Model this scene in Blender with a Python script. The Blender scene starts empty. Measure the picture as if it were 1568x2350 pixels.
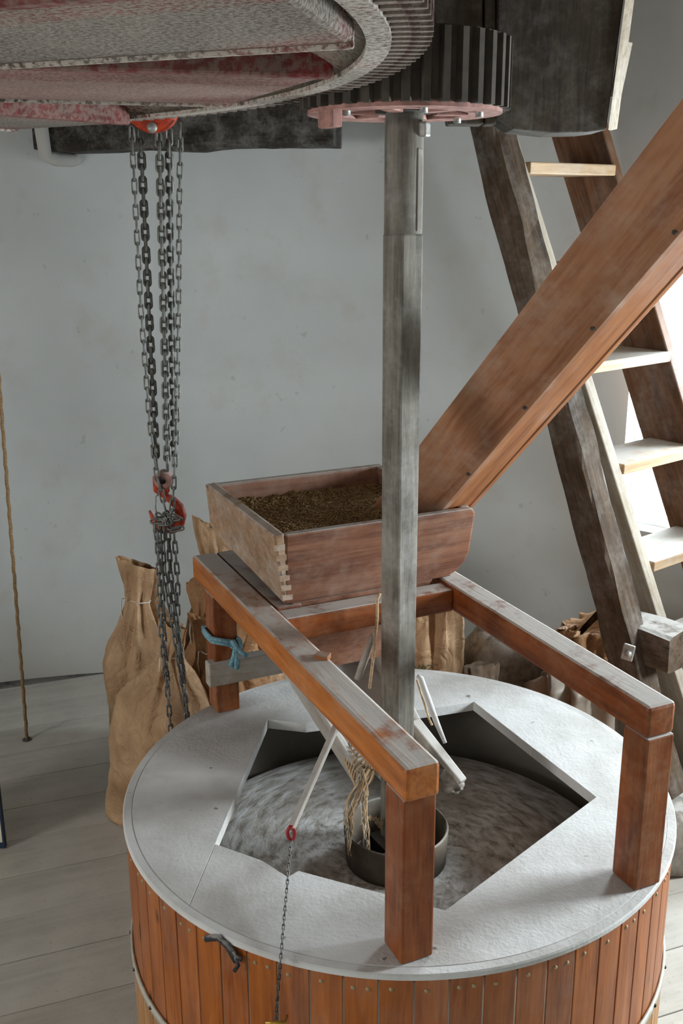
import bpy, bmesh, math, random
import numpy as np
from mathutils import Matrix, Vector, noise as mnoise

S = bpy.context.scene
COL = S.collection
random.seed(7)
PI = math.pi

# ------------------------------------------------------------------ camera
F_PX, W_PX, H_PX = 2350.0, 1568.0, 2350.0
TUN = 0.88                                     # height of the casing lid above the floor
CAM = Vector((-0.158, -2.66, TUN + 1.64))
PITCH, ROLL = math.radians(16.5), math.radians(0.3)
cd = bpy.data.cameras.new('camera'); cam = bpy.data.objects.new('camera', cd); COL.objects.link(cam)
cd.sensor_fit = 'VERTICAL'; cd.sensor_height = 36.0; cd.lens = 36.0 * F_PX / H_PX
cd.clip_start = 0.02; cd.clip_end = 200
cam.matrix_world = Matrix.Translation(CAM) @ Matrix.Rotation(PI/2 - PITCH, 4, 'X') @ Matrix.Rotation(-ROLL, 4, 'Z')
S.camera = cam

# ------------------------------------------------------------------ world, lights, exposure
S.view_settings.view_transform = 'Standard'; S.view_settings.look = 'None'
S.view_settings.gamma = 1.0; S.view_settings.use_curve_mapping = False
S.view_settings.exposure = -0.30
S.cycles.max_bounces = 6; S.cycles.diffuse_bounces = 4; S.cycles.glossy_bounces = 2; S.cycles.transmission_bounces = 2
S.cycles.use_adaptive_sampling = True; S.cycles.adaptive_threshold = 0.02; S.cycles.use_denoising = True
wd = bpy.data.worlds.new('sky'); S.world = wd; wd.use_nodes = True
bg = wd.node_tree.nodes['Background']; bg.inputs[0].default_value = (0.86, 0.93, 1.0, 1); bg.inputs[1].default_value = 3.0

MILL = Vector((-1.0, -1.0, 0)); RW = 3.7       # tower axis and inner radius
# (start deg, end deg, sill z, head z, daylight watts, tint)
WINDOWS = [(41.0, 54.2, 1.06, 2.30, 140.0, (.80, .92, 1.0)),     # behind the stair, in view
           (12.5, 23.5, 1.25, 2.35, 240.0, (.86, .95, 1.0)),     # right of the frame
           (186.0, 204.0, 1.10, 2.40, 104.0, (1.0, .98, .94)),   # left of the frame
           (250.0, 268.0, 1.60, 2.90, 8.0, (1.0, .98, .95))]    # behind the photographer
def wallpt(deg, r, z):
    a = math.radians(deg); return Vector((MILL.x + r*math.cos(a), MILL.y + r*math.sin(a), z))
for i, (a0, a1, z0, z1, watt, tint) in enumerate(WINDOWS):
    ld = bpy.data.lights.new('daylight', 'AREA'); ld.shape = 'RECTANGLE'
    ld.size = 2*RW*math.sin(math.radians(a1-a0)/2)*0.95; ld.size_y = (z1-z0)*0.95
    ld.energy = watt; ld.color = tint
    lo = bpy.data.objects.new('daylight', ld); COL.objects.link(lo)
    am = (a0+a1)/2; lo.location = wallpt(am, RW+0.20, (z0+z1)/2)
    d = Vector((-math.cos(math.radians(am)), -math.sin(math.radians(am)), -0.12))
    lo.rotation_euler = d.to_track_quat('-Z', 'Z').to_euler()

# ------------------------------------------------------------------ helpers
def lin(c):
    if isinstance(c, str): c = [int(c[i:i+2], 16)/255 for i in (0, 2, 4)]
    return tuple(((x/12.92) if x <= .04045 else ((x+.055)/1.055)**2.4) for x in c) + (1.0,)

def at(px, py, y):                             # photograph pixel -> point of the room at depth y
    return _ray(px, py, 1, y)
def atz(px, py, z):
    return _ray(px, py, 2, z)
def _ray(px, py, ax, val):
    a, b = px-784, py-1175
    a, b = a*math.cos(ROLL)-b*math.sin(ROLL), a*math.sin(ROLL)+b*math.cos(ROLL)
    x, y = a/F_PX, -b/F_PX
    c, s = math.cos(PITCH), math.sin(PITCH)
    d = Vector((x, c+y*s, -s+y*c))
    return CAM + d*((val-CAM[ax])/d[ax])

HO = Vector((0, -0.68, 0)); HU = Vector((.909, .417, 0)).normalized(); HV = Vector((-.417, .909, 0)).normalized()
def hp(u, v, z): return HO + HU*u + HV*v + Vector((0, 0, z))      # stone-horse frame
HANG = math.atan2(HU.y, HU.x)

class MB:
    def __init__(s): s.v = []; s.f = []; s.sm = []
    def add(s, verts, faces, smooth=False):
        n = len(s.v); s.v += [tuple(x) for x in verts]; s.f += [tuple(i+n for i in f) for f in faces]; s.sm += [smooth]*len(faces)
        return s
    def box(s, x0, x1, y0, y1, z0, z1):
        return s.add([(x0,y0,z0),(x1,y0,z0),(x1,y1,z0),(x0,y1,z0),(x0,y0,z1),(x1,y0,z1),(x1,y1,z1),(x0,y1,z1)],
              [(0,3,2,1),(4,5,6,7),(0,1,5,4),(1,2,6,5),(2,3,7,6),(3,0,4,7)])
    def hexa(s, lo, hi):                       # two quads, same winding
        return s.add(list(lo)+list(hi), [(0,3,2,1),(4,5,6,7),(0,1,5,4),(1,2,6,5),(2,3,7,6),(3,0,4,7)])
    def prism(s, lo, hi):                      # two n-gons
        n = len(lo); return s.add(list(lo)+list(hi), [tuple(range(n))[::-1], tuple(range(n, 2*n))] + [(i, (i+1) % n, n+(i+1) % n, n+i) for i in range(n)])
    def lathe(s, prof, seg=48, c=(0, 0, 0), close=False, smooth=True):
        vs = []; fs = []; n = len(prof)
        for k in range(seg):
            a = 2*PI*k/seg
            for r, z in prof: vs.append((c[0]+r*math.cos(a), c[1]+r*math.sin(a), c[2]+z))
        for k in range(seg):
            for j in range(n if close else n-1):
                a, b = k*n+j, k*n+(j+1) % n; a2, b2 = ((k+1) % seg)*n+j, ((k+1) % seg)*n+(j+1) % n
                fs.append((a, a2, b2, b))
        return s.add(vs, fs, smooth)
    def tube(s, pts, r, seg=8, closed=False, smooth=True, cap=True):
        pts = [Vector(p) for p in pts]; n = len(pts); rr = r if isinstance(r, (list, tuple)) else [r]*n
        vs = []; fs = []; up = None
        for i, p in enumerate(pts):
            t = (pts[(i+1) % n]-pts[i-1]) if closed else (pts[min(i+1, n-1)]-pts[max(i-1, 0)])
            t.normalize()
            if up is None:
                up = Vector((0, 0, 1)) if abs(t.z) < .9 else Vector((1, 0, 0))
            b = t.cross(up).normalized(); up = b.cross(t).normalized()
            for k in range(seg):
                a = 2*PI*k/seg; vs.append(p + (b*math.cos(a)+up*math.sin(a))*rr[i])
        for i in range(n if closed else n-1):
            for k in range(seg):
                a, b2 = i*seg+k, i*seg+(k+1) % seg; j = (i+1) % n
                fs.append((a, b2, j*seg+(k+1) % seg, j*seg+k))
        if cap and not closed: fs += [tuple(range(seg))[::-1], tuple(range((n-1)*seg, n*seg))]
        return s.add(vs, fs, smooth)
    def mesh(s, name, mat, origin=None):
        me = bpy.data.meshes.new(name)
        vs = s.v if origin is None else [(x-origin[0], y-origin[1], z-origin[2]) for x, y, z in s.v]
        me.from_pydata(vs, [], s.f); me.polygons.foreach_set('use_smooth', s.sm)
        me.materials.append(mat); me.update()
        bm = bmesh.new(); bm.from_mesh(me); bmesh.ops.recalc_face_normals(bm, faces=bm.faces); bm.to_mesh(me); bm.free()
        return me

def wpos(o):
    p = Vector((0, 0, 0))
    while o: p = p + o.location; o = o.parent
    return p
def link(name, me, parent=None, M=None, bevel=0.0):
    """mesh data in local space placed by world matrix M"""
    o = bpy.data.objects.new(name, me); COL.objects.link(o)
    M = M or Matrix.Identity(4)
    if parent is not None:
        o.parent = parent
        M = parent_world[parent.name].inverted() @ M
    o.matrix_local = M
    parent_world[o.name] = (parent_world[parent.name] @ M) if parent is not None else M
    if bevel:
        b = o.modifiers.new('bevel', 'BEVEL'); b.width = bevel; b.segments = 2; b.limit_method = 'ANGLE'; b.angle_limit = math.radians(40)
    return o
parent_world = {}
def thing(name, loc, label, cat, group=None, rotz=0):
    o = bpy.data.objects.new(name, None); COL.objects.link(o); o.empty_display_size = .1
    M = Matrix.Translation(loc) @ Matrix.Rotation(rotz, 4, 'Z'); o.matrix_local = M; parent_world[o.name] = M
    return tag(o, label, cat, group)
def tag(o, label=None, cat=None, group=None, kind=None):
    if label: o['label'] = label
    if cat: o['category'] = cat
    if group: o['group'] = group
    if kind: o['kind'] = kind
    return o
def part(name, mb, mat, parent=None, bevel=0.0, origin=None):
    """mb in world coordinates; origin = mean or the parent's place"""
    if origin is None:
        a = np.array(mb.v); origin = (a.min(0)+a.max(0))/2
    return link(name, mb.mesh(name, mat, origin), parent, Matrix.Translation(Vector(origin)), bevel)
def beam(name, p0, p1, w, h, mat, parent=None, up=Vector((0, 0, 1)), bevel=.004, w1=None, h1=None, rough=0.0, seed=0):
    """timber from p0 to p1; local x along the grain, w across, h along up"""
    p0, p1 = Vector(p0), Vector(p1); x = (p1-p0); L = x.length; x.normalize()
    y = up.cross(x).normalized(); z = x.cross(y).normalized()
    M = Matrix((x.to_4d(), y.to_4d(), z.to_4d(), (0, 0, 0, 1))).transposed()
    for i in range(3): M[3][i] = 0
    M.translation = (p0+p1)/2; M[3][3] = 1
    w1 = w1 or w; h1 = h1 or h; mb = MB()
    if rough <= 0:
        mb.hexa([(-L/2,-w/2,-h/2),(L/2,-w1/2,-h1/2),(L/2,w1/2,-h1/2),(-L/2,w/2,-h/2)], [(-L/2,-w/2,h/2),(L/2,-w1/2,h1/2),(L/2,w1/2,h1/2),(-L/2,w/2,h/2)])
    else:
        n = max(6, int(L/.07)); rnd = random.Random(seed); vs = []; fs = []
        cr = [(-.5,-.42),(-.42,-.5),(.42,-.5),(.5,-.42),(.5,.42),(.42,.5),(-.42,.5),(-.5,.42)]
        for i in range(n+1):
            t = i/n; ww = w+(w1-w)*t; hh = h+(h1-h)*t
            for k, (a, b) in enumerate(cr):
                q = mnoise.noise(Vector((t*L*5, k*1.7, seed*3.1)))*rough; q2 = mnoise.noise(Vector((t*L*5+9, k*2.3, seed*1.1)))*rough
                vs.append((-L/2+t*L, a*ww+q, b*hh+q2))
        for i in range(n):
            for k in range(8): fs.append((i*8+k, i*8+(k+1) % 8, (i+1)*8+(k+1) % 8, (i+1)*8+k))
        fs += [tuple(range(8))[::-1], tuple(range(n*8, n*8+8))]
        mb.add(vs, fs); bevel = 0
    return link(name, mb.mesh(name, mat), parent, M, bevel)

# ------------------------------------------------------------------ materials
def newmat(name):
    m = bpy.data.materials.new(name); m.use_nodes = True; nt = m.node_tree
    return m, nt, nt.nodes, nt.links, nt.nodes['Principled BSDF']
def coords(N, L, scale, kind='Object', rnd=True):
    tc = N.new('ShaderNodeTexCoord'); mp = N.new('ShaderNodeMapping'); mp.inputs['Scale'].default_value = scale
    if rnd:
        oi = N.new('ShaderNodeObjectInfo'); mul = N.new('ShaderNodeMath'); mul.operation = 'MULTIPLY'; mul.inputs[1].default_value = 37.0
        ad = N.new('ShaderNodeVectorMath'); ad.operation = 'ADD'
        L.new(oi.outputs['Random'], mul.inputs[0]); L.new(tc.outputs[kind], ad.inputs[0]); L.new(mul.outputs[0], ad.inputs[1]); L.new(ad.outputs[0], mp.inputs['Vector'])
    else: L.new(tc.outputs[kind], mp.inputs['Vector'])
    return mp.outputs[0]
def ntex(N, L, vec, scale, detail=4, rough=.55, dist=0.0):
    n = N.new('ShaderNodeTexNoise'); n.inputs['Scale'].default_value = scale; n.inputs['Detail'].default_value = detail
    n.inputs['Roughness'].default_value = rough; n.inputs['Distortion'].default_value = dist
    if vec is not None: L.new(vec, n.inputs['Vector'])
    return n.outputs['Fac']
def ramp(N, L, fac, stops):
    r = N.new('ShaderNodeValToRGB'); e = r.color_ramp.elements
    while len(e) < len(stops): e.new(.5)
    for i, (p, c) in enumerate(stops): e[i].position = p; e[i].color = c if len(c) == 4 else c+(1,)
    L.new(fac, r.inputs[0]); return r.outputs['Color']
def mixc(N, L, fac, a, b, mode='MIX'):
    m = N.new('ShaderNodeMix'); m.data_type = 'RGBA'; m.blend_type = mode; m.clamp_factor = True
    for sock, v in ((m.inputs[0], fac), (m.inputs[6], a), (m.inputs[7], b)):
        if isinstance(v, (int, float)): sock.default_value = v
        elif isinstance(v, tuple): sock.default_value = v
        else: L.new(v, sock)
    return m.outputs[2]
def math_(N, L, op, a, b=None, c=None):
    m = N.new('ShaderNodeMath'); m.operation = op
    for i, v in enumerate((a, b, c)):
        if v is None: continue
        if isinstance(v, (int, float)): m.inputs[i].default_value = v
        else: L.new(v, m.inputs[i])
    return m.outputs[0]
def smooth(N, L, v, lo, hi):
    m = N.new('ShaderNodeMapRange'); m.interpolation_type = 'SMOOTHSTEP'
    m.inputs['From Min'].default_value = lo; m.inputs['From Max'].default_value = hi; L.new(v, m.inputs['Value']); return m.outputs[0]
def bump(N, L, b, h, strength=.3, dist=.01):
    k = N.new('ShaderNodeBump'); k.inputs['Strength'].default_value = strength; k.inputs['Distance'].default_value = dist
    L.new(h, k.inputs['Height']); L.new(k.outputs[0], b.inputs['Normal'])
FLOUR = lin('c9c6c0')
def upness(N, L, lo=.35, hi=.9):
    g = N.new('ShaderNodeNewGeometry'); s = N.new('ShaderNodeSeparateXYZ'); L.new(g.outputs['Normal'], s.inputs[0])
    return smooth(N, L, s.outputs['Z'], lo, hi)

def wood(name, dark, light, dust=.6, side=.25, rough=.6, grain=1.0, bumps=.25, patch=3.0, axis='X', knots=0.0, dustcol=FLOUR, spec=.3, sidecol=None):
    m, nt, N, L, b = newmat(name)
    sc = {'X': (1.2, 14, 14), 'Y': (14, 1.2, 14), 'Z': (14, 14, 1.2)}[axis]
    v = coords(N, L, tuple(x*grain for x in sc)); v2 = coords(N, L, (1, 1, 1))
    g = ntex(N, L, v, 2.2, 6, .62, .6); fine = ntex(N, L, v, 9.0, 3, .6)
    gg = math_(N, L, 'ADD', math_(N, L, 'MULTIPLY', g, .75), math_(N, L, 'MULTIPLY', fine, .25))
    c = ramp(N, L, gg, [(.32, lin(dark)), (.50, mixl(lin(dark), lin(light), .55)), (.68, lin(light))])
    big = ntex(N, L, v2, 2.0, 3, .5)
    c = mixc(N, L, smooth(N, L, big, .3, .75), c, mixc(N, L, 1.0, c, (.72, .70, .68, 1), 'MULTIPLY'))
    if knots:
        vo = N.new('ShaderNodeTexVoronoi'); vo.inputs['Scale'].default_value = 1.0
        kv = coords(N, L, (15, 15, 6)); L.new(kv, vo.inputs['Vector'])
        kk = math_(N, L, 'SUBTRACT', 1.0, smooth(N, L, vo.outputs['Distance'], .12, .24))
        sr = N.new('ShaderNodeSeparateColor'); L.new(vo.outputs['Color'], sr.inputs[0])
        kk = math_(N, L, 'MULTIPLY', kk, math_(N, L, 'GREATER_THAN', sr.outputs[0], .72))
        c = mixc(N, L, math_(N, L, 'MULTIPLY', kk, knots), c, lin('2a150c'))
    p = ntex(N, L, v2, patch*2.2, 5, .6, .3); p2 = ntex(N, L, v2, patch*14, 3, .6)
    pp = math_(N, L, 'ADD', math_(N, L, 'MULTIPLY', p, .7), math_(N, L, 'MULTIPLY', p2, .3))
    up = upness(N, L)
    fu = math_(N, L, 'MULTIPLY', math_(N, L, 'MULTIPLY', up, dust), smooth(N, L, pp, .30, .52))
    fs = math_(N, L, 'MULTIPLY', smooth(N, L, pp, .40, .78), side)
    fac = math_(N, L, 'MAXIMUM', fu, fs)
    c = mixc(N, L, fs, c, sidecol or dustcol); c = mixc(N, L, fu, c, dustcol)
    L.new(c, b.inputs['Base Color'])
    L.new(math_(N, L, 'ADD', math_(N, L, 'MULTIPLY', fac, .9-rough), rough), b.inputs['Roughness'])
    b.inputs['Specular IOR Level'].default_value = spec
    bump(N, L, b, gg, bumps, .006)
    return m
def mixl(a, b, t): return tuple(x+(y-x)*t for x, y in zip(a, b))

M = {}
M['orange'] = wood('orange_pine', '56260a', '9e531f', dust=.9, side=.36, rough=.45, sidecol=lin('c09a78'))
M['orange_lit'] = wood('lit_orange_pine', '8a430f', 'cb7a30', dust=.9, side=.40, rough=.45, patch=2.0, sidecol=lin('c39d7c'))  # brighter pine for the left rail, window light put into the colour
M['stave'] = wood('stave_pine', '7a3909', 'b86823', dust=.5, side=.10, rough=.38, axis='Z', knots=.75, patch=1.4, spec=.4)
M['stave_low'] = wood('stave_pine_floury', '8a5226', 'c4935a', dust=.5, side=.45, rough=.5, axis='Z', patch=1.2)
M['hopper'] = wood('hopper_board', '5a3425', '9a6a50', dust=.75, side=.50, rough=.65, patch=2.4, sidecol=lin('b0988a'))
M['hopper_l'] = wood('hopper_scuffed_board', '7d5a40', 'b99a7c', dust=.6, side=.55, rough=.6, patch=2.4, axis='Y')
M['chute'] = wood('chute_board', '7c4a30', 'b3805c', dust=.5, side=.6, dustcol=lin('b8a494'), rough=.5, patch=2.0, grain=.8)
M['chute_u'] = wood('chute_under_board', '7f4828', 'b57a4e', dust=.5, side=.18, rough=.5, patch=1.6, grain=.8)
M['shaft'] = wood('grey_shaft_timber', '4a463e', '8a857a', dust=.5, side=.35, rough=.75, patch=3.5, axis='Z', bumps=.45)
M['old'] = wood('old_dark_timber', '2a2018', '6b5a48', dust=.35, side=.20, rough=.8, bumps=.7, patch=3.0)
M['old_grey'] = wood('weathered_grey_timber', '271c14', '65523f', dust=.5, side=.22, rough=.8, bumps=.6, patch=3.0)
M['stair'] = wood('stair_board', '4a2c1a', '8a6244', dust=.75, side=.22, rough=.65, patch=2.2)
M['stair_lit'] = wood('lit_stair_board', '93836e', 'cabfae', dust=.8, side=.60, rough=.65, patch=2.6)  # floury board made paler, light on its edges put into the colour
M['tread'] = wood('tread_board', 'a07a52', 'dcbc94', dust=.85, side=.40, rough=.6, patch=2.0)  # boards and side flour lightened to carry the light on the tread fronts
M['black_beam'] = wood('charred_beam', '161412', '433d36', dust=.3, side=.28, rough=.9, bumps=.9, patch=5.0)
M['hood'] = wood('dark_hood_board', '1e1913', '4a4236', dust=.4, side=.14, rough=.7, axis='Z', patch=4.0)
M['ceiling'] = wood('ceiling_board', '4c3d2e', '7d6a54', dust=.1, side=.2, rough=.8)
M['shoe'] = wood('floury_shoe_board', '8b8176', 'b9b2a8', dust=.9, side=.8, rough=.8, patch=2.0)
M['pale'] = wood('pale_floury_wood', '8c7f70', 'bcb2a4', dust=.9, side=.6, rough=.75, patch=3.0)

def floorboards():
    m, nt, N, L, b = newmat('floury_floor_board')
    v = coords(N, L, (.9, 9, 9)); v2 = coords(N, L, (1, 1, 1), rnd=False, kind='Object')
    g = ntex(N, L, v, 2.4, 6, .6, .4); p = ntex(N, L, v2, 2.2, 5, .6); sp = ntex(N, L, v2, 60, 2, .6)
    c = ramp(N, L, g, [(.25, lin('a29e95')), (.75, lin('c0bcb3'))])
    c = mixc(N, L, smooth(N, L, p, .35, .7), c, lin('c3bfb6'))
    c = mixc(N, L, math_(N, L, 'MULTIPLY', smooth(N, L, sp, .58, .75), .35), c, lin('8d857a'))
    L.new(c, b.inputs['Base Color']); b.inputs['Roughness'].default_value = .8; b.inputs['Specular IOR Level'].default_value = .2
    bump(N, L, b, g, .2, .004); return m
M['floor'] = floorboards()

def plaster():
    m, nt, N, L, b = newmat('whitewashed_plaster')
    v = coords(N, L, (1, 1, 1), rnd=False)
    big = ntex(N, L, v, 1.1, 4, .55); mid = ntex(N, L, v, 5, 5, .6); fine = ntex(N, L, v, 60, 3, .6); spots = ntex(N, L, v, 13, 2, .5)
    c = ramp(N, L, big, [(.3, lin('bcc0bf')), (.7, lin('cbcfce'))])
    c = mixc(N, L, math_(N, L, 'MULTIPLY', smooth(N, L, mid, .5, .75), .35), c, lin('b5aea3'))
    c = mixc(N, L, math_(N, L, 'MULTIPLY', smooth(N, L, spots, .70, .76), .28), c, lin('8f8375'))
    # low band, browner and darker towards the floor
    sep = N.new('ShaderNodeSeparateXYZ'); L.new(v, sep.inputs[0])
    low = math_(N, L, 'SUBTRACT', 1.0, smooth(N, L, math_(N, L, 'ADD', sep.outputs['Z'], math_(N, L, 'MULTIPLY', mid, .5)), .1, .9))
    c = mixc(N, L, math_(N, L, 'MULTIPLY', low, .45), c, lin('a39887'))
    L.new(c, b.inputs['Base Color']); b.inputs['Roughness'].default_value = .9; b.inputs['Specular IOR Level'].default_value = .15
    bump(N, L, b, math_(N, L, 'ADD', math_(N, L, 'MULTIPLY', mid, .8), math_(N, L, 'MULTIPLY', fine, .12)), .18, .02); return m
M['plaster'] = plaster()

def floury(name, base='c4c1bb', dark='9d988f', specks=True, bs=.25):
    m, nt, N, L, b = newmat(name)
    v = coords(N, L, (1, 1, 1), rnd=False)
    p = ntex(N, L, v, 3.5, 5, .6); f = ntex(N, L, v, 90, 3, .6); s = ntex(N, L, v, 26, 2, .5)
    c = mixc(N, L, smooth(N, L, p, .35, .7), lin(base), mixl(lin(base), lin(dark), .6))
    if specks: c = mixc(N, L, math_(N, L, 'MULTIPLY', smooth(N, L, s, .74, .78), .7), c, lin('5d554b'))
    L.new(c, b.inputs['Base Color']); b.inputs['Roughness'].default_value = .95; b.inputs['Specular IOR Level'].default_value = .1
    bump(N, L, b, math_(N, L, 'ADD', f, math_(N, L, 'MULTIPLY', s, .8)), bs, .004); return m
M['lid'] = floury('floured_lid', 'd2d2d0', 'a09c94', True, .40)
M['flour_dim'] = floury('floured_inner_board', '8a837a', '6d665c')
M['flour_joint'] = floury('flour_in_joints', 'bdb3a2', '8f8577', False)

def stone():
    m, nt, N, L, b = newmat('floured_millstone')
    # streaks follow the turning: angle/radius coordinates
    tc = N.new('ShaderNodeTexCoord'); sp = N.new('ShaderNodeSeparateXYZ'); L.new(tc.outputs['Object'], sp.inputs[0])
    r = math_(N, L, 'SQRT', math_(N, L, 'ADD', math_(N, L, 'MULTIPLY', sp.outputs[0], sp.outputs[0]), math_(N, L, 'MULTIPLY', sp.outputs[1], sp.outputs[1])))
    a = math_(N, L, 'ARCTAN2', sp.outputs[1], sp.outputs[0])
    cx = N.new('ShaderNodeCombineXYZ'); L.new(math_(N, L, 'MULTIPLY', r, 26), cx.inputs[0]); L.new(math_(N, L, 'MULTIPLY', math_(N, L, 'ADD', a, math_(N, L, 'MULTIPLY', r, 1.2)), 5.0), cx.inputs[1])
    st = ntex(N, L, cx.outputs[0], 1.3, 5, .65, .4)
    v = coords(N, L, (1, 1, 1), rnd=False); p = ntex(N, L, v, 4, 4, .6)
    c = ramp(N, L, st, [(.34, lin('8f877d')), (.47, lin('c6c2bb')), (.60, lin('e6e6e4'))])
    c = mixc(N, L, math_(N, L, 'MULTIPLY', smooth(N, L, p, .42, .62), .55), c, lin('9a9084'))
    L.new(c, b.inputs['Base Color']); b.inputs['Roughness'].default_value = .95
    bump(N, L, b, st, .35, .01); return m
M['stone'] = stone()

def redwheel(name, flour=.8, grit=120, fl='8f887c', under='4a3f3a'):
    m, nt, N, L, b = newmat(name)
    v = coords(N, L, (1, 1, 1), rnd=False); s = coords(N, L, (.25, 1.0, 1), rnd=False)
    g = ntex(N, L, v, grit, 3, .6); p = ntex(N, L, v, 2.6, 4, .55, .4); q = ntex(N, L, v, 9, 4, .6)
    cov = math_(N, L, 'ADD', math_(N, L, 'MULTIPLY', smooth(N, L, g, .36, .60), .75), math_(N, L, 'MULTIPLY', smooth(N, L, p, .35, .62), .35))
    cov = math_(N, L, 'MULTIPLY', cov, flour)
    red = mixc(N, L, smooth(N, L, ntex(N, L, s, 4.5, 3, .5), .50, .62), lin(under), ramp(N, L, q, [(.3, lin('4a1013')), (.7, lin('7a1d22'))]))
    if flour < .5: red = ramp(N, L, q, [(.3, lin('4a1013')), (.7, lin('7a1d22'))])
    c = mixc(N, L, cov, red, lin(fl))
    L.new(c, b.inputs['Base Color']); b.inputs['Roughness'].default_value = .85; b.inputs['Specular IOR Level'].default_value = .2
    bump(N, L, b, g, .35, .008); return m
M['wheel'] = redwheel('red_iron_with_flour_grit', .86, 130)
M['wheel2'] = redwheel('red_iron_thick_flour', 1.15, 110)
M['wheel_red'] = redwheel('bare_red_iron', .45, 60)
M['wheel_pink'] = redwheel('pinkish_floured_iron', .70, 130, 'a08d82', '7a5a54')
M['rim'] = redwheel('floured_red_rim', 1.2, 90, 'aaa297')

def plain(name, col, rough=.6, metal=0.0, var=.25, scale=20, dust=0.0, spec=.4, bs=.1):
    m, nt, N, L, b = newmat(name)
    v = coords(N, L, (1, 1, 1)); n = ntex(N, L, v, scale, 4, .6)
    c0 = lin(col); c = mixc(N, L, smooth(N, L, n, .3, .7), tuple(x*(1-var) for x in c0[:3])+(1,), tuple(min(1, x*(1+var)) for x in c0[:3])+(1,))
    if dust:
        u = upness(N, L, .1, .9); n2 = ntex(N, L, v, scale*.5, 3, .6)
        c = mixc(N, L, math_(N, L, 'MULTIPLY', math_(N, L, 'MULTIPLY', u, dust), smooth(N, L, n2, .3, .6)), c, FLOUR)
    L.new(c, b.inputs['Base Color']); b.inputs['Roughness'].default_value = rough; b.inputs['Metallic'].default_value = metal
    b.inputs['Specular IOR Level'].default_value = spec
    if bs: bump(N, L, b, n, bs, .004)
    return m
M['chain'] = plain('grey_chain_steel', '6b6b66', .5, .55, .3, 60, .5)
M['chain_d'] = plain('dark_chain_steel', '4a4a47', .5, .55, .3, 60, .4)
M['iron'] = plain('black_iron', '1d1b1a', .7, .3, .4, 30, .25)
M['dark_nut'] = plain('dark_dusty_iron', '453e36', .85, .05, .25, 18, .1)
M['hookred'] = plain('red_hook_paint', 'b03a1c', .5, 0, .35, 40, .25)
M['rosy'] = plain('dusty_red_paint', '9a7167', .7, 0, .3, 30, .5)
M['bolt'] = plain('galvanised_bolt', '9b9a96', .5, .4, .2, 60, .4)
M['nail'] = plain('pale_nail_plug', '9a8a68', .6, .2, .2, 60)
M['hoop'] = plain('galvanised_hoop', 'b9b4a6', .55, .1, .15, 30)
M['rope'] = plain('tan_rope', '8a6f4e', .9, 0, .3, 120)
M['twine'] = plain('frayed_twine', 'c0a583', .95, 0, .25, 80)
M['twine_g'] = plain('floury_cord', 'aaa499', .95, 0, .2, 80)
M['blue'] = plain('blue_nylon_rope', '6f9aa6', .8, 0, .35, 150, .2)
M['white_cord'] = plain('white_string', 'd8d4ca', .9, 0, .1, 60)
M['black_rope'] = plain('black_rope', '2b2a2c', .8, 0, .4, 100, .6)
M['cloth'] = plain('grey_sack_cloth', '6f655a', .95, 0, .3, 30, .35)
M['cloth_d'] = plain('brown_sack_cloth', '5b4c3d', .95, 0, .3, 30, .3)
M['plastic'] = plain('pale_plastic_film', '857b6e', .5, 0, .2, 12, .1)
M['grain'] = plain('barley_grain', '8a7048', .8, 0, .45, 300, 0, .3, 0)
M['grain_k'] = plain('barley_kernel', '8f7650', .7, 0, .75, 160, 0, .3, 0)
M['redtip'] = plain('red_paint_tip', '9c1c20', .4, 0, .2, 40)
M['brass'] = plain('brass', 'b08a3a', .4, .6, .2, 40)
M['signwhite'] = plain('cream_board', 'd9d4bd', .5, 0, .05, 10)
M['signblue'] = plain('dark_blue_edge', '20314a', .5, 0, .1, 20)
M['green_ink'] = plain('green_ink', '3d4a2a', .8, 0, .2, 40)
M['glassframe'] = plain('white_window_paint', 'cfcdc6', .6, 0, .08, 10)

def paper(name='brown_kraft_paper', a='927050', c2='bd9c78'):
    m, nt, N, L, b = newmat(name)
    v = coords(N, L, (1, 1, 1)); p = ntex(N, L, v, 6, 4, .6); f = ntex(N, L, v, 80, 2, .6); cr0 = ntex(N, L, v, 9, 3, .5, 1.2); cr = math_(N, L, 'ABSOLUTE', math_(N, L, 'SUBTRACT', cr0, .5))
    c = ramp(N, L, p, [(.3, lin(a)), (.7, lin(c2))])
    L.new(c, b.inputs['Base Color']); b.inputs['Roughness'].default_value = .65; b.inputs['Specular IOR Level'].default_value = .35
    bump(N, L, b, math_(N, L, 'ADD', cr, math_(N, L, 'MULTIPLY', f, .03)), .6, .05); return m
M['paper'] = paper(); M['paper_d'] = paper('darker_kraft_paper', '7c5636', 'a57d56')

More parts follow.
